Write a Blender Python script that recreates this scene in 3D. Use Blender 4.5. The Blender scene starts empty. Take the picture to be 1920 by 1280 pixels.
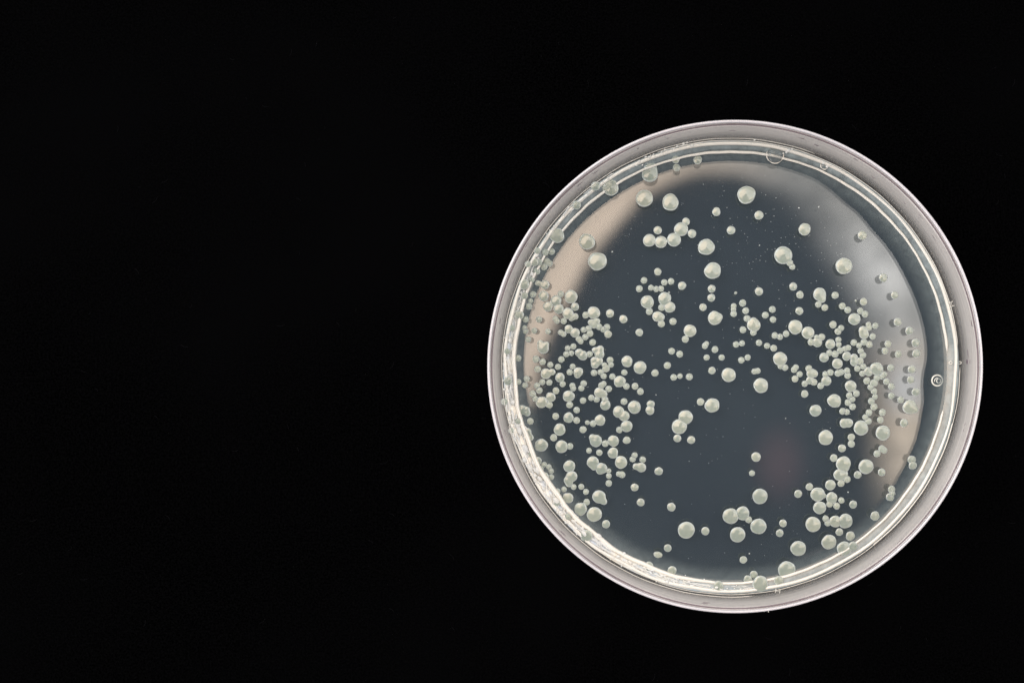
import bpy, math, random
from math import sin, cos, pi, radians, hypot, atan2
from mathutils import Vector

U = 1e-4                      # one tenth of a millimetre
FX, FY = 1250.0, 705.0        # point of the table straight under the lens
CX, CY = 1370.0, 688.0        # centre of the dish at agar level
KY = 0.994
rnd = random.Random(7)
scene = bpy.context.scene
COL = scene.collection

# ------------------------------------------------------------------ camera
cam_d = bpy.data.cameras.new('camera')
cam = bpy.data.objects.new('camera', cam_d)
COL.objects.link(cam)
cam.location = (0, 0, 0.2)
cam_d.sensor_width = 36
cam_d.lens = 37.5
cam_d.shift_x = (960 - FX) / 1920
cam_d.shift_y = (FY - 640) / 1920
cam_d.clip_start = 0.005
cam_d.clip_end = 20
scene.camera = cam
scene.view_settings.view_transform = 'Standard'
scene.view_settings.look = 'None'
scene.view_settings.exposure = 0.0
scene.view_settings.gamma = 1.0
scene.cycles.transparent_max_bounces = 32
scene.cycles.max_bounces = 10
scene.cycles.caustics_reflective = False
scene.cycles.caustics_refractive = False

# ------------------------------------------------------------------ node helper
class NT:
    def __init__(s, tree):
        s.t = tree; s.n = tree.nodes; s.l = tree.links
    def new(s, typ, **kw):
        n = s.n.new(typ)
        for k, v in kw.items(): setattr(n, k, v)
        return n
    def put(s, sock, v):
        if isinstance(v, bpy.types.NodeSocket): s.l.new(v, sock)
        elif v is not None:
            sock.default_value = v
    def m(s, op, a, b=None, c=None, clamp=False):
        n = s.new('ShaderNodeMath', operation=op); n.use_clamp = clamp
        s.put(n.inputs[0], a); s.put(n.inputs[1], b); s.put(n.inputs[2], c)
        return n.outputs[0]
    def ss(s, x, a, b, lo=0.0, hi=1.0):
        n = s.new('ShaderNodeMapRange', interpolation_type='SMOOTHSTEP')
        s.put(n.inputs[0], x); s.put(n.inputs[1], float(a)); s.put(n.inputs[2], float(b))
        n.inputs[3].default_value = lo; n.inputs[4].default_value = hi
        return n.outputs[0]
    def mix(s, f, a, b):
        n = s.new('ShaderNodeMix', data_type='RGBA')
        s.put(n.inputs[0], f)
        s.put(n.inputs[6], a if isinstance(a, bpy.types.NodeSocket) else (*a, 1))
        s.put(n.inputs[7], b if isinstance(b, bpy.types.NodeSocket) else (*b, 1))
        return n.outputs[2]
    def scale(s, c, f):
        n = s.new('ShaderNodeVectorMath', operation='SCALE')
        s.put(n.inputs[0], c); s.put(n.inputs[3], f)
        return n.outputs[0]

# ------------------------------------------------------------------ world: a bright studio, dark where the photographer leans over
def build_world():
    w = bpy.data.worlds.new('World'); scene.world = w; w.use_nodes = True
    N = NT(w.node_tree); N.n.clear()
    tc = N.new('ShaderNodeTexCoord')
    sp = N.new('ShaderNodeSeparateXYZ'); N.l.new(tc.outputs['Generated'], sp.inputs[0])
    z = N.m('MAXIMUM', sp.outputs[2], 0.04)
    K = 2030.0
    x = N.m('MULTIPLY', N.m('DIVIDE', sp.outputs[0], z), K)
    y = N.m('MULTIPLY', N.m('DIVIDE', sp.outputs[1], z), -K)
    wob = N.new('ShaderNodeTexNoise'); wob.inputs['Scale'].default_value = 14
    N.l.new(tc.outputs['Generated'], wob.inputs['Vector'])
    wv = N.m('MULTIPLY', N.m('SUBTRACT', wob.outputs[0], 0.5), 0.10)
    dx = N.m('SUBTRACT', x, 88.0); dy = N.m('SUBTRACT', y, 55.0)
    dyn = N.m('MINIMUM', dy, 0.0); dyp = N.m('MAXIMUM', dy, 0.0)
    wl = N.m('ADD', N.m('MULTIPLY', dyp, 1.2), N.m('ADD', 345.0, N.m('MULTIPLY', dyn, 0.16)))
    wr = N.m('ADD', N.m('MULTIPLY', dyp, 0.05), 305.0)
    isr = N.m('GREATER_THAN', dx, 0.0)
    wd = N.m('ADD', N.m('MULTIPLY', isr, wr), N.m('MULTIPLY', N.m('SUBTRACT', 1.0, isr), wl))
    a = N.m('POWER', N.m('ABSOLUTE', N.m('DIVIDE', dx, wd)), 2.0)
    b = N.m('POWER', N.m('ABSOLUTE', N.m('DIVIDE', dyn, 448.0)), 2.0)
    d = N.m('ADD', N.m('SQRT', N.m('ADD', a, b)), wv)
    soft = N.ss(dx, 40, 230)
    mk = N.m('ADD', N.m('MULTIPLY', soft, N.ss(d, 0.86, 1.24)), N.m('MULTIPLY', N.m('SUBTRACT', 1.0, soft), N.ss(d, 0.935, 1.065)))
    mk = N.m('MULTIPLY', mk, N.ss(N.m('ADD', y, N.m('MULTIPLY', N.m('SUBTRACT', 1.0, isr), 150.0)), 170, 290, 1.0, 0.0))
    rho = N.m('SQRT', N.m('ADD', N.m('MULTIPLY', x, x), N.m('MULTIPLY', y, y)))
    # colour of the bright part
    warm = (5.7, 4.55, 3.6); grey = (2.7, 2.55, 2.4); warm2 = (4.4, 3.6, 2.85)
    c = N.mix(N.ss(x, -30, 260), warm, grey)
    c = N.mix(N.m('MULTIPLY', N.ss(y, -120, 60), N.ss(x, 150, 250)), c, warm2)
    hx = N.m('DIVIDE', N.m('SUBTRACT', x, 385.0), 95.0); hy = N.m('DIVIDE', N.m('SUBTRACT', y, -175.0), 115.0)
    hd = N.m('SQRT', N.m('ADD', N.m('MULTIPLY', hx, hx), N.m('MULTIPLY', hy, hy)))
    c = N.mix(N.ss(hd, 1.4, 0.1), c, (4.3, 4.15, 4.0)) if False else N.mix(N.m('SUBTRACT', 1.0, N.ss(hd, 0.1, 1.5)), c, (4.3, 4.15, 4.0))
    dark = (0.095, 0.115, 0.175)
    # uneven, cloudy brightness of the lit side
    cl = N.new('ShaderNodeTexNoise'); cl.inputs['Scale'].default_value = 26; cl.inputs['Detail'].default_value = 3
    N.l.new(tc.outputs['Generated'], cl.inputs['Vector'])
    rs = N.ss(x, 120, 260)
    c = N.scale(c, N.m('ADD', 1.0, N.m('MULTIPLY', rs, N.m('MULTIPLY', N.m('SUBTRACT', cl.outputs[0], 0.5), 1.6))))
    hx = N.m('DIVIDE', N.m('SUBTRACT', x, 455.0), 45.0); hy = N.m('DIVIDE', N.m('SUBTRACT', y, 20.0), 55.0)
    h2 = N.m('SQRT', N.m('ADD', N.m('MULTIPLY', hx, hx), N.m('MULTIPLY', hy, hy)))
    c = N.mix(N.m('SUBTRACT', 1.0, N.ss(h2, 0.1, 1.5)), c, (4.6, 4.45, 4.35))
    rx = N.m('DIVIDE', N.m('SUBTRACT', x, 215.0), 50.0); ry = N.m('DIVIDE', N.m('SUBTRACT', y, 165.0), 70.0)
    rd = N.m('SQRT', N.m('ADD', N.m('MULTIPLY', rx, rx), N.m('MULTIPLY', ry, ry)))
    dk = N.mix(N.m('SUBTRACT', 1.0, N.ss(rd, 0.1, 1.4)), dark, (0.46, 0.27, 0.33))
    inner = N.mix(mk, dk, c)
    out = N.mix(N.ss(y, -800, 1500), (0.95, 0.93, 0.95), (0.50, 0.50, 0.52))
    col = N.mix(N.ss(rho, 800, 1500), inner, out)
    col = N.mix(N.ss(sp.outputs[2], 0.30, -0.05), col, col)
    bg = N.new('ShaderNodeBackground'); N.l.new(col, bg.inputs[0]); bg.inputs[1].default_value = 1.0
    o = N.new('ShaderNodeOutputWorld'); N.l.new(bg.outputs[0], o.inputs[0])
    w.cycles.sampling_method = 'MANUAL'; w.cycles.sample_map_resolution = 1024
build_world()

def softbox(name, az, el, dist, size, power, col):
    l = bpy.data.lights.new(name, 'AREA'); l.shape = 'RECTANGLE'
    l.size = size[0]; l.size_y = size[1]; l.energy = power; l.color = col
    o = bpy.data.objects.new(name, l); COL.objects.link(o)
    v = Vector((cos(radians(az)) * cos(radians(el)), sin(radians(az)) * cos(radians(el)), sin(radians(el))))
    t = Vector(((CX - FX) * U, -(CY - FY) * U, 0))
    o.location = t + v * dist
    o.rotation_euler = (-v).to_track_quat('-Z', 'Y').to_euler()
softbox('window_light', 138, 48, 0.9, (0.55, 0.40), 3.0, (0.90, 0.97, 1.0))
softbox('side_light', 12, 46, 0.9, (0.40, 0.40), 1.4, (1.0, 0.99, 0.96))
softbox('low_light', 218, 24, 0.8, (0.5, 0.22), 2.2, (1.0, 0.97, 0.95))

# ------------------------------------------------------------------ materials
def mat(name):
    m = bpy.data.materials.new(name); m.use_nodes = True
    N = NT(m.node_tree); N.n.clear()
    out = N.new('ShaderNodeOutputMaterial')
    return m, N, out
def noise(N, scale, detail=3, rough=0.5, coord='Object'):
    tc = N.new('ShaderNodeTexCoord')
    n = N.new('ShaderNodeTexNoise'); n.inputs['Scale'].default_value = scale
    n.inputs['Detail'].default_value = detail; n.inputs['Roughness'].default_value = rough
    N.l.new(tc.outputs[coord], n.inputs['Vector'])
    return n.outputs[0]
def bump(N, h, strength, dist):
    b = N.new('ShaderNodeBump'); b.inputs['Strength'].default_value = strength
    b.inputs['Distance'].default_value = dist
    N.l.new(h, b.inputs['Height'])
    return b.outputs[0]

def m_paper():
    m, N, out = mat('black_paper')
    p = N.new('ShaderNodeBsdfPrincipled')
    n = noise(N, 2600, 4, 0.7)
    n2 = noise(N, 14, 2)
    c = N.mix(N.ss(n, 0.3, 0.7), (0.0000, 0.0000, 0.0000), (0.0014, 0.0014, 0.0016))
    c = N.mix(N.ss(n2, 0.35, 0.75), c, (0.0012, 0.0012, 0.0014))
    N.put(p.inputs['Base Color'], c); p.inputs['Roughness'].default_value = 0.95
    p.inputs['Specular IOR Level'].default_value = 0.0
    N.l.new(bump(N, n, 0.4, 0.0001), p.inputs['Normal'])
    N.l.new(p.outputs[0], out.inputs[0]); return m

def thin(name, col, fac, gloss=0.04, rough=0.12, glosscol=(1, 1, 1), bumps=None, transl=0.0, fres=None, lip=False, fade=None):
    """clear plastic or gel: part passes light straight through, part scatters, a little mirrors"""
    m, N, out = mat(name)
    tr = N.new('ShaderNodeBsdfTransparent'); tr.inputs[0].default_value = (0.96, 0.97, 0.97, 1)
    di = N.new('ShaderNodeBsdfDiffuse'); N.put(di.inputs[0], (*col, 1))
    sc = di.outputs[0]
    if transl:
        tl = N.new('ShaderNodeBsdfTranslucent'); N.put(tl.inputs[0], (*col, 1))
        mx = N.new('ShaderNodeMixShader'); mx.inputs[0].default_value = transl
        N.l.new(sc, mx.inputs[1]); N.l.new(tl.outputs[0], mx.inputs[2]); sc = mx.outputs[0]
    if lip:      # edge haze and caught light painted into the gel, cream glow at lower left
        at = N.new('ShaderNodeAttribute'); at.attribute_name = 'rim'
        mk = N.new('ShaderNodeAttribute'); mk.attribute_name = 'cream_glow'
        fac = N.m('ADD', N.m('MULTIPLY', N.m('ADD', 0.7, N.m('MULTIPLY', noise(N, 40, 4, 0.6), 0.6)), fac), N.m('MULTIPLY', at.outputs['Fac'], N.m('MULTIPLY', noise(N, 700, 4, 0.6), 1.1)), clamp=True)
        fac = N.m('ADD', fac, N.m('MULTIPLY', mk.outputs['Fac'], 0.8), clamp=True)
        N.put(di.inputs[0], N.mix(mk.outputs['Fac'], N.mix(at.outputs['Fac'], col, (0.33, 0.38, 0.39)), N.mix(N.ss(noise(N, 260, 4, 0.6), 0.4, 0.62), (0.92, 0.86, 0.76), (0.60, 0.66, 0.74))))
    if fade:     # frosted wall, faded low down to paint in the dark gel's reflection
        vm = N.new('ShaderNodeVectorMath', operation='MULTIPLY'); tcx = N.new('ShaderNodeTexCoord')
        N.l.new(tcx.outputs['Object'], vm.inputs[0]); vm.inputs[1].default_value = (1, 1, 26)
        streak = N.new('ShaderNodeTexNoise'); streak.inputs['Scale'].default_value = 60; streak.inputs['Detail'].default_value = 5
        N.l.new(vm.outputs[0], streak.inputs['Vector'])
        g = N.new('ShaderNodeNewGeometry'); sp = N.new('ShaderNodeSeparateXYZ'); N.l.new(g.outputs['Position'], sp.inputs[0])
        fac = N.m('MULTIPLY', N.ss(sp.outputs[2], fade[0] * U, fade[1] * U, 0.10, 1.0), N.m('ADD', fac - 0.2, N.m('MULTIPLY', streak.outputs[0], 0.45)))
        fac = N.m('MULTIPLY', fac, N.m('ADD', 0.78, N.m('MULTIPLY', noise(N, 38, 5, 0.65), 0.45)), clamp=True)
    m1 = N.new('ShaderNodeMixShader'); N.put(m1.inputs[0], fac)
    N.l.new(tr.outputs[0], m1.inputs[1]); N.l.new(sc, m1.inputs[2])
    gl = N.new('ShaderNodeBsdfGlossy'); gl.inputs[0].default_value = (*glosscol, 1); gl.inputs[1].default_value = rough
    m2 = N.new('ShaderNodeMixShader')
    if fres:
        f = N.new('ShaderNodeFresnel'); f.inputs[0].default_value = fres
        N.l.new(N.m('MINIMUM', f.outputs[0], gloss), m2.inputs[0])
    else:
        m2.inputs[0].default_value = gloss
    N.l.new(m1.outputs[0], m2.inputs[1]); N.l.new(gl.outputs[0], m2.inputs[2])
    if bumps:
        nz = bump(N, noise(N, bumps[0], 3), bumps[1], bumps[2])
        for s_ in (di, gl): N.l.new(nz, s_.inputs['Normal'])
    N.l.new(m2.outputs[0], out.inputs[0])
    return m

def m_floor():
    m, N, out = mat('dish_bottom')
    di = N.new('ShaderNodeBsdfDiffuse')
    n = N.m('ADD', N.m('MULTIPLY', noise(N, 45, 4, 0.6), 0.6), N.m('MULTIPLY', noise(N, 5200, 2), 0.4))
    N.put(di.inputs[0], N.mix(n, (0.013, 0.018, 0.026), (0.024, 0.031, 0.042)))
    gl = N.new('ShaderNodeBsdfGlossy'); gl.inputs[0].default_value = (1, 1, 1, 1); gl.inputs[1].default_value = 0.035
    mx = N.new('ShaderNodeMixShader'); mx.inputs[0].default_value = 0.10
    N.l.new(di.outputs[0], mx.inputs[1]); N.l.new(gl.outputs[0], mx.inputs[2])
    N.l.new(mx.outputs[0], out.inputs[0]); return m

def m_colony(name, c1, c2, edge, coat=1.0):
    m, N, out = mat(name)
    p = N.new('ShaderNodeBsdfPrincipled')
    at = N.new('ShaderNodeAttribute'); at.attribute_name = 'rim'
    n = noise(N, 900, 3)
    oi = N.new('ShaderNodeObjectInfo')
    c = N.mix(n, c1, c2)
    c = N.mix(N.m('MULTIPLY', oi.outputs['Random'], 0.6), c, (0.37, 0.385, 0.315))
    c = N.mix(N.m('MULTIPLY', at.outputs['Fac'], 0.8), c, edge)
    N.put(p.inputs['Base Color'], c)
    p.inputs['Roughness'].default_value = 0.28
    p.inputs['IOR'].default_value = 1.36
    p.inputs['Subsurface Weight'].default_value = 0.7; p.inputs['Subsurface Scale'].default_value = 0.0007; p.inputs['Subsurface Radius'].default_value = (1.0, 1.0, 0.8)
    p.inputs['Coat Weight'].default_value = coat; p.inputs['Coat Roughness'].default_value = 0.09; p.inputs['Coat IOR'].default_value = 1.62
    N.l.new(bump(N, noise(N, 2500, 3), 0.12, 0.00004), p.inputs['Normal'])
    N.l.new(p.outputs[0], out.inputs[0]); return m

def m_solid(name, col, rough=0.25, transl=0.3, gloss=0.08, col2=None, sc=400):
    m, N, out = mat(name)
    di = N.new('ShaderNodeBsdfDiffuse'); tl = N.new('ShaderNodeBsdfTranslucent')
    c = N.mix(noise(N, sc, 4), col, col2 or col)
    N.put(di.inputs[0], c); N.put(tl.inputs[0], c)
    mx = N.new('ShaderNodeMixShader'); mx.inputs[0].default_value = transl
    N.l.new(di.outputs[0], mx.inputs[1]); N.l.new(tl.outputs[0], mx.inputs[2])
    gl = N.new('ShaderNodeBsdfGlossy'); gl.inputs[1].default_value = rough
    m2 = N.new('ShaderNodeMixShader'); m2.inputs[0].default_value = gloss
    N.l.new(mx.outputs[0], m2.inputs[1]); N.l.new(gl.outputs[0], m2.inputs[2])
    N.l.new(m2.outputs[0], out.inputs[0]); return m

M = {}
M['paper'] = m_paper()
M['floor'] = m_floor()
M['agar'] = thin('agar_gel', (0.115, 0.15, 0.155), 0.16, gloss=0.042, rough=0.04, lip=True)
M['wall'] = thin('clear_wall_plastic', (0.95, 0.895, 0.86), 0.60, gloss=0.08, rough=0.22, transl=0.2, bumps=(300, 0.3, 0.0002), fade=(10, 100))
M['rim'] = m_solid('rim_plastic', (0.56, 0.53, 0.56), 0.2, 0.1, 0.15, (0.76, 0.73, 0.76), 120)
M['groove'] = m_solid('rim_groove_plastic', (0.16, 0.12, 0.14), 0.3, 0.0, 0.05, (0.22, 0.18, 0.2), 600)
M['ring'] = m_solid('glinting_ring_plastic', (0.90, 0.84, 0.74), 0.2, 0.12, 0.15, (0.95, 0.91, 0.84), 500)  # cream holds the light caught by clear plastic rings
M['froth'] = m_solid('froth', (0.95, 0.90, 0.81), 0.3, 0.3, 0.06, (0.84, 0.88, 0.92), 400)
M['dust'] = m_solid('dust', (0.75, 0.77, 0.75), 0.5, 0.2, 0.0)
M['lint'] = m_solid('lint', (0.007, 0.007, 0.008), 0.5, 0.2, 0.0)
M['colony'] = m_colony('colony_slime', (0.235, 0.275, 0.24), (0.315, 0.355, 0.31), (0.64, 0.68, 0.66))
M['colony_small'] = m_colony('small_colony_slime', (0.30, 0.335, 0.295), (0.37, 0.405, 0.355), (0.60, 0.64, 0.60), 0.3)
M['clear'] = thin('clear_bubble', (0.5, 0.55, 0.55), 0.10, gloss=0.6, rough=0.05, fres=1.45)
M['mark'] = m_solid('moulded_mark', (0.85, 0.83, 0.74), 0.2, 0.1, 0.2)

# ------------------------------------------------------------------ mesh helpers
def P(px, py, z=0.0):
    return ((px - FX) * U, -(py - FY) * U, z * U)
def pol(th, r, z=0.0, cx=CX, cy=CY):
    return P(cx + r * cos(th), cy - KY * r * sin(th), z)

class MB:
    def __init__(s): s.v = []; s.f = []; s.rim = []
    def add(s, vs, fs, rim=None):
        o = len(s.v); s.v += vs; s.f += [tuple(i + o for i in f) for f in fs]
        s.rim += rim if rim else [0.0] * len(vs)
    def lathe(s, prof, n=256, cx=CX, cy=CY, closed=True, jit=None, t0=0.0, t1=2 * pi):
        full = abs(t1 - t0 - 2 * pi) < 1e-6
        cnt = n if full else n + 1
        vs = []
        for i in range(cnt):
            th = t0 + (t1 - t0) * i / n
            for k, (r, z) in enumerate(prof):
                dr, dz = jit(th, k) if jit else (0, 0)
                vs.append(pol(th, r + dr, z + dz, cx, cy))
        m = len(prof); fs = []
        for i in range(n):
            j = (i + 1) % cnt
            for k in range(m if closed else m - 1):
                l = (k + 1) % m
                fs.append((i * m + k, i * m + l, j * m + l, j * m + k))
        if not full and closed:
            fs.append(tuple(range(m))[::-1]); fs.append(tuple(n * m + k for k in range(m)))
        s.add(vs, fs)
    def tube(s, pts, rad, n=6):
        """pts in pixel coordinates (x, y, z); tapered round ends"""
        vs = []; fs = []; m = len(pts)
        for i, p in enumerate(pts):
            a = pts[max(0, i - 1)]; b = pts[min(m - 1, i + 1)]
            tx, ty = b[0] - a[0], b[1] - a[1]; L = hypot(tx, ty) or 1
            nx, ny = -ty / L, tx / L
            r = rad[i] if isinstance(rad, list) else rad
            for k in range(n):
                q = 2 * pi * k / n
                vs.append(P(p[0] + nx * cos(q) * r, p[1] + ny * cos(q) * r, p[2] + sin(q) * r))
        for i in range(m - 1):
            for k in range(n):
                l = (k + 1) % n
                fs.append((i * n + k, i * n + l, (i + 1) * n + l, (i + 1) * n + k))
        fs.append(tuple(range(n))[::-1]); fs.append(tuple((m - 1) * n + k for k in range(n)))
        s.add(vs, fs)
    def blob(s, x, y, z, rx, ry, rz, n=8, rings=5, rot=0.0):
        vs = [P(x, y, z + rz)]
        for i in range(1, rings):
            f = pi * i / rings
            for k in range(n):
                q = 2 * pi * k / n
                ux, uy = rx * sin(f) * cos(q), ry * sin(f) * sin(q)
                vs.append(P(x + ux * cos(rot) - uy * sin(rot), y + ux * sin(rot) + uy * cos(rot), z + rz * cos(f)))
        vs.append(P(x, y, z - rz)); fs = []
        for k in range(n):
            l = (k + 1) % n
            fs.append((0, 1 + l, 1 + k))
            for i in range(rings - 2):
                a = 1 + i * n
                fs.append((a + k, a + l, a + n + l, a + n + k))
            a = 1 + (rings - 2) * n
            fs.append((a + k, a + l, len(vs) - 1))
        s.add(vs, fs)
    def build(s, name, material, parent=None, smooth=True, origin=None):
        ox, oy, oz = origin if origin else (0, 0, 0)
        me = bpy.data.meshes.new(name)
        me.from_pydata([(a - ox, b - oy, c - oz) for a, b, c in s.v], [], s.f); me.update()
        me.materials.append(material)
        if smooth: me.polygons.foreach_set('use_smooth', [True] * len(me.polygons))
        if any(s.rim):
            at = me.attributes.new('rim', 'FLOAT', 'POINT')
            at.data.foreach_set('value', s.rim)
        o = bpy.data.objects.new(name, me); COL.objects.link(o)
        if parent:
            o.parent = parent
            o.location = (ox - parent.location.x, oy - parent.location.y, oz - parent.location.z)
        else: o.location = (ox, oy, oz)
        return o
def tag(o, label=None, cat=None, group=None, kind=None):
    if label: o['label'] = label
    if cat: o['category'] = cat
    if group: o['group'] = group
    if kind: o['kind'] = kind
    return o

# ------------------------------------------------------------------ the black paper it lies on
FLOOR_Z = -21.0; TABLE_Z = -38.0
b = MB()
n = 24; S = 9000
b.add([P(FX - S + 2 * S * i / n, FY - S + 2 * S * j / n, TABLE_Z) for j in range(n + 1) for i in range(n + 1)],
      [(j * (n + 1) + i, (j + 1) * (n + 1) + i, (j + 1) * (n + 1) + i + 1, j * (n + 1) + i + 1) for j in range(n) for i in range(n)])
tag(b.build('table_top', M['paper']), 'matt black paper surface under the culture dish', 'table top', kind='structure')

# ------------------------------------------------------------------ the dish
dish = bpy.data.objects.new('petri_dish', None); COL.objects.link(dish)
dish.location = P(CX, CY, TABLE_Z); dish.empty_display_size = 0.01
tag(dish, 'round clear plastic petri dish standing on black paper, full of agar and colonies', 'petri dish')

MARK = (1757, 713)
mark_th = atan2(-(MARK[1] - CY), MARK[0] - CX)
EDGE = [(0, 371), (25, 371), (43, 373), (52, 380), (66, 391), (120, 392), (190, 391), (250, 388), (319, 384), (336, 377), (348, 372), (360, 371)]
def r_edge(th):
    d = (th - mark_th + pi) % (2 * pi) - pi
    a = math.degrees(th) % 360
    e = 384.0
    for (a0, e0), (a1, e1) in zip(EDGE, EDGE[1:]):
        if a0 <= a <= a1:
            f = (a - a0) / (a1 - a0); f = f * f * (3 - 2 * f); e = e0 + (e1 - e0) * f
    e += 0.8 * sin(5 * th) + 0.5 * sin(11 * th)
    e -= 7 * math.exp(-(d / 0.085) ** 2)
    return e
def gel_h(th, r):
    """height of the gel surface: flat, then a meniscus climbing to the wall"""
    e = r_edge(th)
    h = 0.0
    if r > e: h += (r - e) * 0.09 if r < 404 else (404 - e) * 0.09
    if r > 404: h += (r - 404) * 0.22 + ((r - 404) / 20.0) ** 2 * 3.0
    return h
def sheet(mb, z0, rmax, n=360, hscale=1.0, flip=False):
    radii = [0.01, 60, 120, 180, 240, 300, 340, 350, 355, 358, 361, 364, 367, 370, 373, 376, 379, 382, 385, 388, 391, 394, 397, 402, 405, 408, 412, 416, 420, rmax]
    vs = []; fs = []
    for r in radii:
        for i in range(n):
            th = 2 * pi * i / n
            vs.append(pol(th, r, z0 + hscale * gel_h(th, r)))
    for k in range(len(radii) - 1):
        for i in range(n):
            j = (i + 1) % n
            f = (k * n + i, (k + 1) * n + i, (k + 1) * n + j, k * n + j)
            fs.append(f[::-1] if flip else f)
    mb.add(vs, fs)
    return len(radii)

b = MB()
sheet(b, FLOOR_Z, 424.0)
nr = len(b.v) // 360
b2 = [pol(2 * pi * i / 360, 424.0, TABLE_Z + 1) for i in range(360)]
o = len(b.v); b.v += b2; b.rim += [0.0] * 360
for i in range(360):
    j = (i + 1) % 360
    b.f.append(((nr - 1) * 360 + i, o + i, o + j, (nr - 1) * 360 + j))
b.f.append(tuple(o + i for i in range(360))[::-1])
b.build('base_plate', M['floor'], dish)

RO, RI, TOP = 433.8, 425.5, 131.0
b = MB()
b.lathe([(RO - 2, TABLE_Z + 0.5), (RO, TABLE_Z + 3), (RO, TOP - 6), (RO - 4.0, TOP - 5), (RO - 4.6, TOP - 9), (RI + 1.2, TOP - 9), (RI + 0.6, TOP - 16), (RI, 40), (RI, TABLE_Z + 0.5)], 360,
        jit=lambda th, k: (0.35 * sin(7 * th + k) + 0.25 * sin(17 * th), 0))
b.build('side_wall', M['wall'], dish)
b = MB()
b.lathe([(RO + 0.6, TOP - 5.5), (RO + 0.9, TOP - 2), (RO - 0.4, TOP), (RO - 3.6, TOP - 0.8), (RO - 4.1, TOP - 4.6)], 360)
b.build('rim', M['rim'], dish)
b = MB()
b.lathe([(RI + 3.6, TOP - 8.7), (RI + 3.4, TOP - 6.6), (RI + 1.7, TOP - 6.6), (RI + 1.3, TOP - 8.7)], 360)
b.build('rim_groove', M['groove'], dish)

# two rings just inside the wall, glints put into their cream colour; the inner one is broken beside the moulded mark
def tube_ring(mb, r, z, rad, t0, t1, n, wob, zr=0.7):
    pts = []; rads = []
    for i in range(n + 1):
        th = t0 + (t1 - t0) * i / n
        w = wob(th)
        p = (CX + (r + w) * cos(th), CY - KY * (r + w) * sin(th), z)
        e = min(i, n - i)
        pts.append(p); rads.append(rad(th) * min(1, 0.35 + e * 0.33))
    mb.tube(pts, rads, 8)
def leftness(th):
    a = th % (2 * pi)
    return math.exp(-abs((a - 3.72) / 0.85) ** 3)
g0, g1 = radians(4.2), radians(-11.4)
b = MB()
tube_ring(b, 405.5, gel_h(1, 405) + 2, lambda t: 2.4 + 2.2 * leftness(t) + 0.35 * sin(9 * t) , g0, 2 * pi + g1, 420,
          lambda t: 0.8 * sin(3 * t) + 0.35 * sin(23 * t) * (1 + 3 * leftness(t)) + 0.25 * sin(61 * t))
b.build('inner_ring', M['ring'], dish)
b = MB()
pts = []
def wob_o(t):
    d = (t - radians(-3.6) + pi) % (2 * pi) - pi
    return 0.6 * sin(2 * t + 1) + 0.5 * sin(19 * t) * (1 + 3 * leftness(t)) - 2.0 * math.exp(-(d / 0.12) ** 2)
b.lathe([(417.6, 5.5), (418.6, 9.4), (421.2, 10.4), (423.6, 9.5), (424, 5)], 420,
        jit=lambda th, k: (wob_o(th), 1.0 * sin(5 * th)))
b.build('outer_ring', M['ring'], dish)
b = MB()
for k, (dr, z, a0, a1) in enumerate([(424.2, 14, 0.1, 1.9), (424.4, 20, -1.9, 0.0), (424.5, 30, 1.2, 3.6), (424.3, 42, 3.4, 4.8), (424.2, 17, -0.9, -0.25)]):
    tube_ring(b, dr, z, lambda t: 0.55, a0, a1, 160, lambda t: 0.25 * sin(31 * t))
b.build('wall_ridge', M['ring'], dish)

# the moulded mark, a small ring with a 9 inside, and the little nubs round the wall
def arc(x, y, r, a0, a1, z, n=18, ky=1.0):
    return [(x + r * cos(a0 + (a1 - a0) * i / n), y - ky * r * sin(a0 + (a1 - a0) * i / n), z) for i in range(n + 1)]
b = MB()
mx_, my_ = MARK
b.tube(arc(mx_, my_, 10.0, 0, 2 * pi, 1.4, 32), 1.5)
b.tube(arc(mx_ + 2.6, my_ + 0.8, 4.0, 0, 2 * pi, 1.4, 18), 1.0)
b.tube(arc(mx_ + 0.5, my_ + 1.0, 5.6, radians(75), radians(195), 1.4, 14), 0.9)
b.build('moulded_mark', M['mark'], dish)
for x, y in ((1780, 680), (1797, 680)):
    b = MB(); b.tube(arc(x, y, 3.1, 0, 2 * pi, 9, 12, 0.75), 0.8); b.build('nub', M['ring'], dish)
for x, y, a in ((1781, 571, 1.2), (1457, 1105, 0.15), (1400, 1136, 0.1), (1436, 1140, 0.1)):
    b = MB()
    ca, sa = cos(a), sin(a)
    for k in (-1, 1):
        b.tube([(x + k * 4 * ca + t * sa, y + k * 4 * sa - t * ca, 12) for t in (-4, -1, 2, 4)], 0.7)
    b.tube([(x - 4 * ca, y - 4 * sa, 12), (x, y, 12), (x + 4 * ca, y + 4 * sa, 12)], 0.6)
    b.build('nub', M['ring'], dish)
b = MB(); b.blob(1822 - 24, 678, 62, 3.2, 7, 8, 10, 6, 0.1); b.build('wall_dent', M['groove'], dish)

b = MB(); wr_ = random.Random(5)
for _ in range(46):
    t = wr_.uniform(0, 2 * pi); r = wr_.uniform(RI + 0.2, RI + 0.5); z = wr_.uniform(60, 118); L = wr_.uniform(0.004, 0.02)
    b.tube([(CX + r * cos(t + L * k), CY - KY * r * sin(t + L * k), z) for k in (-1, -.4, .4, 1)], [0.2, wr_.uniform(.4, .9), wr_.uniform(.4, .9), 0.2], 5)
b.build('wall_scuff', M['groove'], dish)
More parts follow.
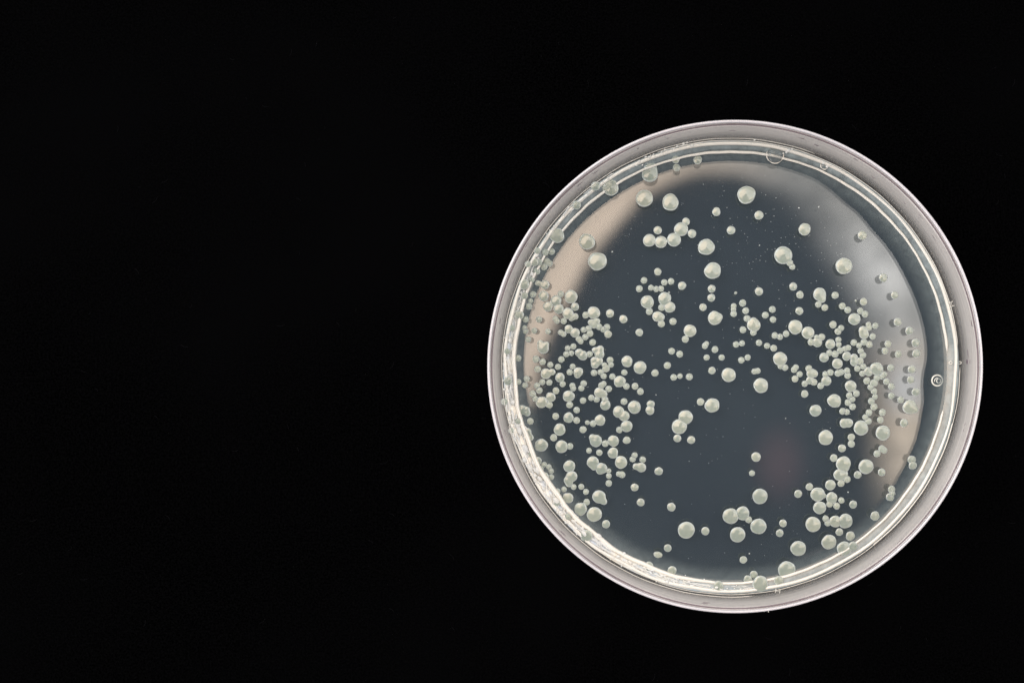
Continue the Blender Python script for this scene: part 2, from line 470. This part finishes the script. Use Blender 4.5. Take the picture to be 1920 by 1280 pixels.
# ------------------------------------------------------------------ the gel
b = MB()
sheet(b, 0.0, 425.0)
nr = len(b.v) // 360
for q in (-26.0,):
    pass
o = len(b.v)
b.v += [pol(2 * pi * i / 360, 425.0, FLOOR_Z + 12) for i in range(360)]; b.rim += [0.0] * 360
for i in range(360):
    j = (i + 1) % 360
    b.f.append(((nr - 1) * 360 + i, o + i, o + j, (nr - 1) * 360 + j))
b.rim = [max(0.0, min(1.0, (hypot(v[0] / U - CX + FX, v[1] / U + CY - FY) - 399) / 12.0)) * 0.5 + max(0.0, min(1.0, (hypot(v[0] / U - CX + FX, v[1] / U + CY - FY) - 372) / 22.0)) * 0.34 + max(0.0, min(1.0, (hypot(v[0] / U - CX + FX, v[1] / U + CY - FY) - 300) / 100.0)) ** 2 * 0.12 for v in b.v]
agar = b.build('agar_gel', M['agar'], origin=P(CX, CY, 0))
at = agar.data.attributes.new('cream_glow', 'FLOAT', 'POINT')
cream_glow = []  # glow of the lower left edge, painted into the gel colour
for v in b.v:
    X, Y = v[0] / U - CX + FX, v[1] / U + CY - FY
    cream_glow.append(leftness(atan2(Y, X)) * (max(0.0, min(1.0, (hypot(X, Y) - 403) / 5.0)) + 0.06 * max(0.0, min(1.0, (hypot(X, Y) - 360) / 40.0)) ** 2))
at.data.foreach_set('value', cream_glow)
tag(agar, 'dark blue grey translucent agar gel filling the dish, dotted with pale colonies', 'agar gel')

# ------------------------------------------------------------------ colonies  (x0, y0, scale | u,v,r [+ lobes])
TILES = """
965 525 8|345,45,45+455,70,68;275,215,48;435,240,78;240,310,38;215,395,50;150,235,55;150,70,80;70,520,75;690,210,48;620,310,82;500,395,75;660,430,78;845,250,100;905,400,60;800,500,85;850,570,45+910,545,48;165,590,48;365,590,47;610,578,42+635,615,42;735,615,47;150,715,38;165,765,41;295,760,43;500,770,42;205,890,44;425,1020,88+385,945,44+475,965,45;55,1170,47;320,1185,52;420,1225,48;535,1270,45;690,785,42+735,812,42;810,735,62;905,790,72;960,880,44+990,920,42;1035,745,45;1065,525,50;1185,490,95;1150,640,50+1230,620,52+1190,670,55;1105,730,48;1130,800,50;1265,700,48;1330,740,45;1385,705,48;1400,810,55;1060,855,48;1170,935,50;1430,500,60;1630,585,60;1870,130,50;1870,785,55;795,1020,42;880,995,45;775,1110,46;850,1095,42;700,1190,48;965,1085,58+1020,1130,75;1125,1110,46;1205,1050,45+1285,1030,52+1270,1110,75;1190,1200,52+1265,1215,58+1205,1268,58;1430,1200,50;1445,1268,42;1345,1272,40;1685,1220,85
965 685 8|345,55,50;650,20,45;870,15,43;465,125,80+565,95,50;680,180,72;825,100,46;955,95,72+940,145,48;1190,110,48;1370,45,55;1290,100,45;1335,160,45;1450,5,45;1465,165,46;1645,105,45;1880,30,97;180,200,45;55,245,45;155,295,42;415,248,45;520,255,46;720,278,45;1035,270,47;1000,340,45;865,300,43+880,345,43;335,300,45;370,375,48;270,425,50;310,497,44;620,378,50;405,550,88;540,475,74;520,590,50;810,460,88;825,590,50;930,668,48;1025,525,47;1150,483,46;1230,510,45;1270,405,78+1325,430,62;1300,300,48+1335,275,43;1410,350,48;1355,510,48;1360,590,80;1575,240,88;1675,312,48;1805,310,50;1885,390,50;1640,540,50;1795,625,98;1560,695,88;1640,755,82;110,665,75+180,660,46+192,715,46;55,835,45;235,835,50;615,760,50;808,780,78;930,822,50;1090,855,35;1175,870,48;1280,820,82;1025,960,52;675,960,90;585,1080,53;180,1005,76+245,1080,46;1680,910,88;1570,965,48;400,1195,98;705,1215,95;830,1210,48;1165,1080,52+1220,1130,92;1480,1130,85;1360,1170,50;1680,1120,55
965 820 8|1115,195,42;1270,225,47;1475,230,82;255,235,50;345,350,62;440,405,42;512,440,42;545,500,42;395,465,42;550,590,42;450,580,65;820,430,90;855,580,85+800,640,62+820,690,52;885,740,42;1000,735,44;1070,812,44;740,775,42;640,805,46;805,905,78+775,880,50;1175,370,92+1190,440,52;1300,465,88;1410,500,38;1412,575,42;1412,685,48;1595,370,95;1560,545,40+1610,555,50;1800,265,45;1770,325,45;1800,745,57;1890,970,57;1265,885,100+1340,960,50;1080,965,48;990,1070,97;1195,1150,113;640,975,45;800,1180,50
900 850 4|1167,97,24+1210,103,37;1220,45,24;1340,132,30;945,528,30;1435,400,31;1547,573,64;1690,580,30;1408,707,28;1335,758,24+1320,752,18+1350,760,18;1265,840,34;1440,875,34;1787,985,38;1880,468,60;800,610,45
1380 850 4|150,25,36;120,147,22;180,320,58;50,447,52;95,495,25;168,545,60;12,607,58;578,530,58;672,487,24;688,520,24;745,508,45;820,505,55;352,522,28;328,595,28;775,587,28;857,617,35;467,710,58;697,662,56;810,710,55;875,690,35;55,795,27;88,942,32;133,905,28;380,870,66;180,970,60;317,945,35;1317,45,30;1325,88,30;1167,268,27;1172,298,22;1155,325,30;1042,467,35
1445 820 8|1070,160,57;1665,165,50+1705,190,47;1595,240,52;945,305,55;1090,390,112+1125,460,52;1430,435,112;1305,557,56;1665,520,56;1035,555,92+1110,545,50;1145,625,52;1055,685,52;580,737,54;412,842,58;895,710,80;705,850,108;790,870,42;915,905,88;885,995,50;990,1025,50;1060,940,46;1237,1002,58;735,1050,98
1640 600 4|172,15,30;260,80,30;308,170,32;312,250,30;100,178,26;77,230,25;177,255,26;120,357,26;88,460,25;126,497,25;125,567,24;195,597,25;278,370,30;270,447,28;308,538,30;262,650,54+305,672,26;220,770,30;58,692,26;43,748,25;62,845,56
1445 525 8|338,97,58;440,220,55;430,463,57;25,440,50;35,592,48;735,215,100+775,290,50;715,365,48;812,412,50;967,228,53;1075,390,50;1155,448,50;1275,310,18;1393,325,55;1860,225,57;1255,585,92;1345,465,48;1415,510,50;370,705,108;560,790,95;62,830,48;140,850,45;232,805,48;45,1020,50;605,930,50;700,930,75;690,860,42;765,855,52;935,668,54;1055,720,46;1010,770,50;1390,760,72+1400,815,72;1465,665,40+1480,715,43;1570,685,47;1530,845,47;1015,895,45;1020,965,42;895,960,75;1247,937,48;1325,980,42;1400,930,50;1480,965,50;1760,955,52;1712,1060,48;1110,1030,42+1165,1015,44;1040,1055,48;965,1110,52;880,1090,45;800,1160,72;1140,1140,68;1350,1065,45;1385,1125,48;1250,1160,55+1255,1225,62;1340,1215,55;1000,1252,80;140,1180,105
1445 685 8|150,10,45;215,30,48;350,65,46+380,25,42;435,130,45;365,200,50;512,272,47;510,425,54;572,45,50;610,115,72+650,120,58;590,220,60;650,250,50;750,303,50;820,130,45;895,105,48;835,230,75;1010,115,50+1060,100,46;1145,80,48;1155,150,50;1300,45,46;1375,120,45;1390,15,45;1470,90,70;1590,50,100;1665,170,40+1705,130,42;1595,185,50;1443,230,52;1550,260,55;1500,325,48;1550,385,48;1565,470,42;1510,535,50;1550,620,52;1475,705,50;1420,775,45;1465,835,50;1200,310,88;1285,418,50;1180,450,48;1225,505,45;1160,555,50;1228,617,50;1080,685,50;1140,695,46;955,530,103;672,675,90;1105,865,72+1165,860,70;1355,935,112;1210,1075,54;1210,1175,52;825,1080,112
1205 510 8|20,125,48;325,155,47;425,140,48;125,235,44;205,255,45;275,250,45;590,205,60;395,305,14;70,450,100;330,400,100;285,530,50;405,525,85;100,590,52;220,665,78+275,680,58;280,775,52;455,740,52;1035,250,57;1030,385,57;905,527,54;1395,313,22;1745,290,60;1500,465,52;1545,580,50;1565,695,50;1365,510,42+1362,560,40;1365,625,48;1665,795,102+1660,730,52;1660,905,48;1505,865,50;1840,645,50;1080,690,104+1150,670,52;710,880,95;640,1005,52;960,1070,36+935,1105,46;1085,1160,50;435,1185,50;555,1230,50;1400,1085,46;1490,1068,44;1745,1060,47;1865,1105,45;960,1280,45;1185,1280,45;1575,1280,45
1205 670 8|370,120,52;185,232,53;465,297,48;560,280,40;700,290,51;1040,195,54;1290,262,107;1675,210,42+1725,200,44;1480,40,47;1773,420,112;868,665,54;1042,718,110;122,700,57;110,790,68;645,895,108;550,1035,115;520,1210,57;728,1235,58
965 400 8|640,340,112;555,575,50;465,590,50;480,720,52+525,755,46;370,740,50;440,800,55;335,870,52;260,1000,45;1085,425,122;1240,720,140;350,570,45;210,770,45;310,740,58
900 210 4|1272,465,62+1280,420,50;980,570,62;870,565,35;728,705,33;1468,360,28;1475,418,27;1633,360,33;1233,648,65;1428,678,63;1773,748,32;1883,887,31;1333,887,30;1270,963,48;1357,975,46;1455,958,52;1508,880,53;1545,822,28;1590,912,31;1697,1013,62;1745,1190,63;1333,1198,27
1380 210 4|78,622,68+105,600,30;172,775,34;515,880,46;948,925,35;355,1075,68;403,1130,25;422,1160,23;810,1155,63;1105,1242,33
900 530 4|245,340,22;210,515,22;215,735,33;190,890,25;240,1105,20
"""
colonies = []
for line in TILES.strip().split('\n'):
    head, body = line.split('|')
    x0, y0, s = [float(t) for t in head.split()]
    for it in body.split(';'):
        lobes = []
        for lb in it.split('+'):
            u, v, r = [float(t) for t in lb.split(',')]
            lobes.append((x0 + u / s, y0 + v / s, r / s * (1.04 if r / s < 8 else 1.0)))
        A = sum(l[2] ** 2 for l in lobes)
        cx = sum(l[0] * l[2] ** 2 for l in lobes) / A; cy = sum(l[1] * l[2] ** 2 for l in lobes) / A
        colonies.append(dict(lobes=lobes, x=cx, y=cy, r=max(l[2] for l in lobes), a=math.sqrt(A)))
# drop doubles read twice from neighbouring tiles
uniq = []
for c in colonies:
    if all(hypot(c['x'] - d['x'], c['y'] - d['y']) > 0.42 * min(c['r'], d['r']) + 1.2 for d in uniq): uniq.append(c)
colonies = uniq

def base_z(x, y):
    dx, dy = x - CX, -(y - CY) / KY
    r = hypot(dx, dy); th = atan2(dy, dx)
    return gel_h(th, min(r, 424))
def colony_mesh(mb, c, seg=None):
    lobes = c['lobes']; x0, y0 = c['x'], c['y']; R = c['r']
    rr = random.Random(int(x0 * 31 + y0 * 17))
    nseg = seg or (40 if R > 8 else 24 if R > 4 else 12)
    if len(lobes) > 1: nseg = max(nseg, 36)
    z0 = base_z(x0, y0) + 0.3 * max(0.0, min(14.0, hypot(x0 - CX, y0 - CY) - 396))
    k3, p3, p2, p5 = rr.uniform(0.3, 1), rr.uniform(0, 6.28), rr.uniform(0, 6.28), rr.uniform(0, 6.28)
    amp = rr.uniform(0.012, 0.034) if R > 7 else 0.018
    flat = rr.uniform(1.0, 1.2) if R > 7 else rr.uniform(1.5, 2.0)
    hh = (0.10 if R > 7 else 0.24) * rr.uniform(0.88, 1.12)
    lean = rr.uniform(0, 6.28), rr.uniform(0.02, 0.12)
    def outline(th):
        best = 0.1
        for (lx, ly, lr) in lobes:
            ex, ey = lx - x0, ly - y0
            pr = ex * cos(th) + ey * sin(th); ds = ex * ex + ey * ey - lr * lr
            disc = pr * pr - ds
            if disc > 0:
                t = pr + math.sqrt(disc)
                if t > best: best = t
        return best * (1 + amp * (sin(2 * th + p2) + k3 * sin(3 * th + p3) + 0.6 * sin(5 * th + p5)))
    outs = [outline(2 * pi * i / nseg) for i in range(nseg)]
    if len(lobes) > 1:
        for _ in range(2): outs = [(outs[i - 1] + 2 * outs[i] + outs[(i + 1) % nseg]) / 4 for i in range(nseg)]
    def height(x, y, f):
        acc = 0.0
        for (lx, ly, lr) in lobes:
            q = hypot(x - lx - lean[1] * lr * cos(lean[0]), y - ly - lean[1] * lr * sin(lean[0])) / (lr * 1.04)
            h = hh * lr * max(0.0, 1 - q ** flat)
            acc = max(acc, h) + 0.15 * min(acc, h)
        edge = math.sqrt(max(0.0, 1 - f ** 6))
        return acc * min(1.0, edge) + 0.15 * R * math.sqrt(max(0.0, 1 - f ** 9))
    fr = [0.0, 0.15, 0.32, 0.5, 0.66, 0.8, 0.9, 0.96, 0.99, 1.0]
    if R < 4: fr = [0, 0.35, 0.65, 0.85, 0.96, 1.0]
    vs = [P(x0, y0, z0 + height(x0, y0, 0))]; rim = [0.0]; fs = []
    for f in fr[1:]:
        for i in range(nseg):
            th = 2 * pi * i / nseg; r = outs[i] * f
            x, y = x0 + r * cos(th), y0 + r * sin(th)
            vs.append(P(x, y, z0 + height(x, y, f) + 0.05)); rim.append(max(0, (f - 0.84) / 0.16))
    nb = len(fr) - 1
    for i in range(nseg):
        j = (i + 1) % nseg
        fs.append((0, 1 + i, 1 + j)[::-1])
        for k in range(nb - 1):
            a = 1 + k * nseg
            fs.append((a + i, a + nseg + i, a + nseg + j, a + j)[::-1])
    o = len(vs)
    for i in range(nseg):
        th = 2 * pi * i / nseg; r = outs[i] * 0.9
        vs.append(P(x0 + r * cos(th), y0 + r * sin(th), z0 - 0.12 * R)); rim.append(0.4)
    vs.append(P(x0, y0, z0 - 0.22 * R)); rim.append(0.1)
    a = 1 + (nb - 1) * nseg
    for i in range(nseg):
        j = (i + 1) % nseg
        fs.append((a + i, o + i, o + j, a + j)[::-1]); fs.append((o + i, len(vs) - 1, o + j)[::-1])
    mb.add(vs, fs, rim)

# ---- labels: look, contact with neighbours, clock position, order among its likes
def size_word(c):
    e = c['a'] if len(c['lobes']) > 1 else c['r']
    return 'large' if e >= 10.8 else 'medium-sized' if e >= 7.9 else 'small' if e >= 5.4 else 'tiny'
DIRS = ['to its right', 'above right', 'above', 'above left', 'to its left', 'below left', 'below', 'below right']
HOURS = ['twelve', 'one', 'two', 'three', 'four', 'five', 'six', 'seven', 'eight', 'nine', 'ten', 'eleven']
ORD = ['second', 'third', 'fourth', 'fifth', 'sixth', 'seventh', 'eighth', 'ninth', 'tenth', 'eleventh', 'twelfth']
def describe(c):
    touch = [d for d in colonies if d is not c and
             min(hypot(a[0] - b_[0], a[1] - b_[1]) - a[2] - b_[2] for a in c['lobes'] for b_ in d['lobes']) < 0.2]
    shape = 'lobed' if len(c['lobes']) > 2 else 'double' if len(c['lobes']) == 2 else 'round'
    if not touch: rel = 'standing alone'
    elif len(touch) == 1:
        d = touch[0]
        w = 'bigger' if d['r'] > 1.25 * c['r'] else 'smaller' if d['r'] < 0.8 * c['r'] else 'similar'
        k = int(round(atan2(-(d['y'] - c['y']), d['x'] - c['x']) / (pi / 4))) % 8
        rel = 'touching a %s one %s' % (w, DIRS[k])
    else: rel = 'touching %s others' % (['two', 'three', 'four', 'five', 'six', 'seven', 'eight'][min(len(touch), 8) - 2])
    dx, dy = c['x'] - CX, -(c['y'] - CY); r = hypot(dx, dy)
    hr = HOURS[int(round((90 - math.degrees(atan2(dy, dx))) / 30)) % 12]
    zone = "by the rim at %s o'clock" % hr if r > 345 else "toward %s o'clock" % hr if r > 120 else 'near dish centre'
    return '%s %s colony %s %s' % (size_word(c), shape, rel, zone)
colonies.sort(key=lambda c: -(c['a'] if len(c['lobes']) > 1 else c['r']))
main, rest = colonies[:300], colonies[300:]
by = {}
for c in main:
    c['label'] = describe(c); by.setdefault(c['label'], []).append(c)
for lab, cs in by.items():
    if len(cs) > 1:
        xs = [q['x'] for q in cs]; ys = [q['y'] for q in cs]
        horiz = (max(xs) - min(xs)) > (max(ys) - min(ys))
        cs.sort(key=lambda q: q['x'] if horiz else q['y'])
        for i, c in enumerate(cs):
            if horiz: w = 'leftmost such' if i == 0 else 'rightmost such' if i == len(cs) - 1 else ORD[i - 1] + ' from left'
            else: w = 'topmost such' if i == 0 else 'lowest such' if i == len(cs) - 1 else ORD[i - 1] + ' from top'
            c['label'] = lab + ', ' + w
print('COLONIES', len(colonies), 'longest', max(len(c['label'].split()) for c in main))
for c in main:
    b = MB(); colony_mesh(b, c)
    o = b.build('bacterial_colony', M['colony'] if c['r'] > 7.2 else M['colony_small'], origin=P(c['x'], c['y'], base_z(c['x'], c['y'])))
    tag(o, c['label'], 'bacterial colony', 'pale colonies grown on the agar')
b = MB()
for c in rest: colony_mesh(b, c, 20)
tag(b.build('tiny_colonies', M['colony_small']), 'scatter of the smallest pale colonies between the bigger ones', 'tiny colonies', kind='stuff')

# ------------------------------------------------------------------ froth, crumbs of gel and cream glare modelled along the left wall
b = MB(); fr = random.Random(11)
def froth_th():
    while True:
        t = fr.uniform(radians(98), radians(275))
        w = 0.25 + 0.75 * math.exp(-((t - radians(212)) / 0.75) ** 2)
        if fr.random() < w: return t
for _ in range(480):
    t = froth_th(); low = leftness(t)
    r = fr.gauss(421.5 if t < radians(150) else 414, 2.4 + 4.5 * low); r = min(425.2, max(401, r))
    s = fr.uniform(0.5, 1.6) + (fr.random() < 0.12) * fr.uniform(0.5, 3.2) * (0.4 + low)
    x, y = CX + r * cos(t), CY - KY * r * sin(t)
    b.blob(x, y, base_z(x, y) + fr.uniform(0, 5), s * fr.uniform(1, 2.0), s, s * 0.8, 8, 5, -(t + pi / 2) + fr.uniform(-.4, .4))
for _ in range(230):
    t = froth_th(); low = leftness(t)
    r = fr.gauss(421 if t < radians(150) else 413, 2.5 + 4 * low); r = min(425, max(402, r))
    L = radians(fr.uniform(0.6, 4.5)); k = 12; ph = fr.uniform(0, 6); am = fr.uniform(0.1, 0.8)
    drift = fr.uniform(-3, 3); w = fr.uniform(0.4, 1.0 + 1.8 * low); z = fr.uniform(2, 9)
    pts = []
    for i in range(k + 1):
        f = i / k; a = t + (f - .5) * L; q = min(425.5, r + drift * (f - .5) + am * sin(ph + f * 7))
        x, y = CX + q * cos(a), CY - KY * q * sin(a)
        pts.append((x, y, base_z(x, y) + z * 0.4))
    b.tube(pts, [w * (0.3 + 0.7 * sin(pi * i / k)) for i in range(k + 1)], 6)
for x, y, s_ in ((1478, 284, 3.2), (1474, 287, 2.2), (1484, 282, 2.0), (1468, 289, 1.5), (1543, 308, 2.4), (1550, 314, 2.8), (1556, 311, 1.6), (1281, 272, 2.4), (1288, 270, 1.8), (1414, 265, 1.6)):
    b.blob(x, y, base_z(x, y) + 3, s_ * 1.3, s_, s_ * .5, 8, 5, -0.4)
tag(b.build('froth', M['froth']), 'cream froth, gel crumbs and modelled glare along the left and lower wall of dish', 'froth', kind='stuff')

# ------------------------------------------------------------------ bubbles at the top
def bubble(x, y, r, label):
    root = bpy.data.objects.new('air_bubble', None); COL.objects.link(root); root.location = P(x, y, base_z(x, y))
    root.empty_display_size = 0.001
    z = base_z(x, y)
    a = MB(); a.blob(x, y, z + 0.5, r, r * 0.98, r * 0.45, 28, 10); a.build('film', M['clear'], root)
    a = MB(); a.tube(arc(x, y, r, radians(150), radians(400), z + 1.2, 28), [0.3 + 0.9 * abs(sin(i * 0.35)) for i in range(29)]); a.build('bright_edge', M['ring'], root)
    tag(root, label, 'air bubble', 'clear bubbles under the top of the rim')
bubble(1453, 291, 16, 'clear round air bubble overlapping the pale ring at the top of the dish')
bubble(1545, 312, 7, 'small clear air bubble on the pale ring, right of the bigger top bubble')

# ------------------------------------------------------------------ dust
b = MB(); dr = random.Random(3)
def spec(x, y, s):
    b.blob(x, y, base_z(x, y) + 0.5, s, s * dr.uniform(.6, 1.0), s * .6, 6, 4, dr.uniform(0, 3))
for _ in range(150):
    x, y = dr.gauss(1460, 85), dr.gauss(440, 75)
    if hypot(x - CX, y - CY) < 370: spec(x, y, dr.uniform(0.3, 0.75))
for _ in range(260):
    t, r = dr.uniform(0, 2 * pi), 370 * math.sqrt(dr.random()); spec(CX + r * cos(t), CY + r * sin(t), dr.uniform(0.3, 0.62))
for x, y, s in ((1535, 388, 1.8), (1498, 390, 1.5), (1148, 472, 1.6), (1424, 460, 1.4), (1473, 784, 1.2), (1590, 922, 1.5), (1405, 1037, 1.4), (1230, 740, 1.3)):
    spec(x, y, s)
tag(b.build('dust_specks', M['dust']), 'fine pale dust specks sprinkled over the agar', 'dust', kind='stuff')
b = MB()
for _ in range(420):
    x, y = dr.uniform(0, 1920), dr.uniform(0, 1280)
    if hypot(x - 1378, y - 688) < 475: continue
    s = dr.uniform(0.3, 0.75)
    if dr.random() < 0.25:
        a = dr.uniform(0, 3.14); L = dr.uniform(4, 16)
        b.tube([(x + L * f * cos(a + f * .5), y + L * f * sin(a + f * .5), TABLE_Z + 0.6) for f in (0, .33, .66, 1)], 0.4, 5)
    else: b.blob(x, y, TABLE_Z + 0.5, s, s, s, 6, 4)
tag(b.build('lint', M['lint']), 'faint specks and fibres of lint on the black paper', 'lint', kind='stuff')
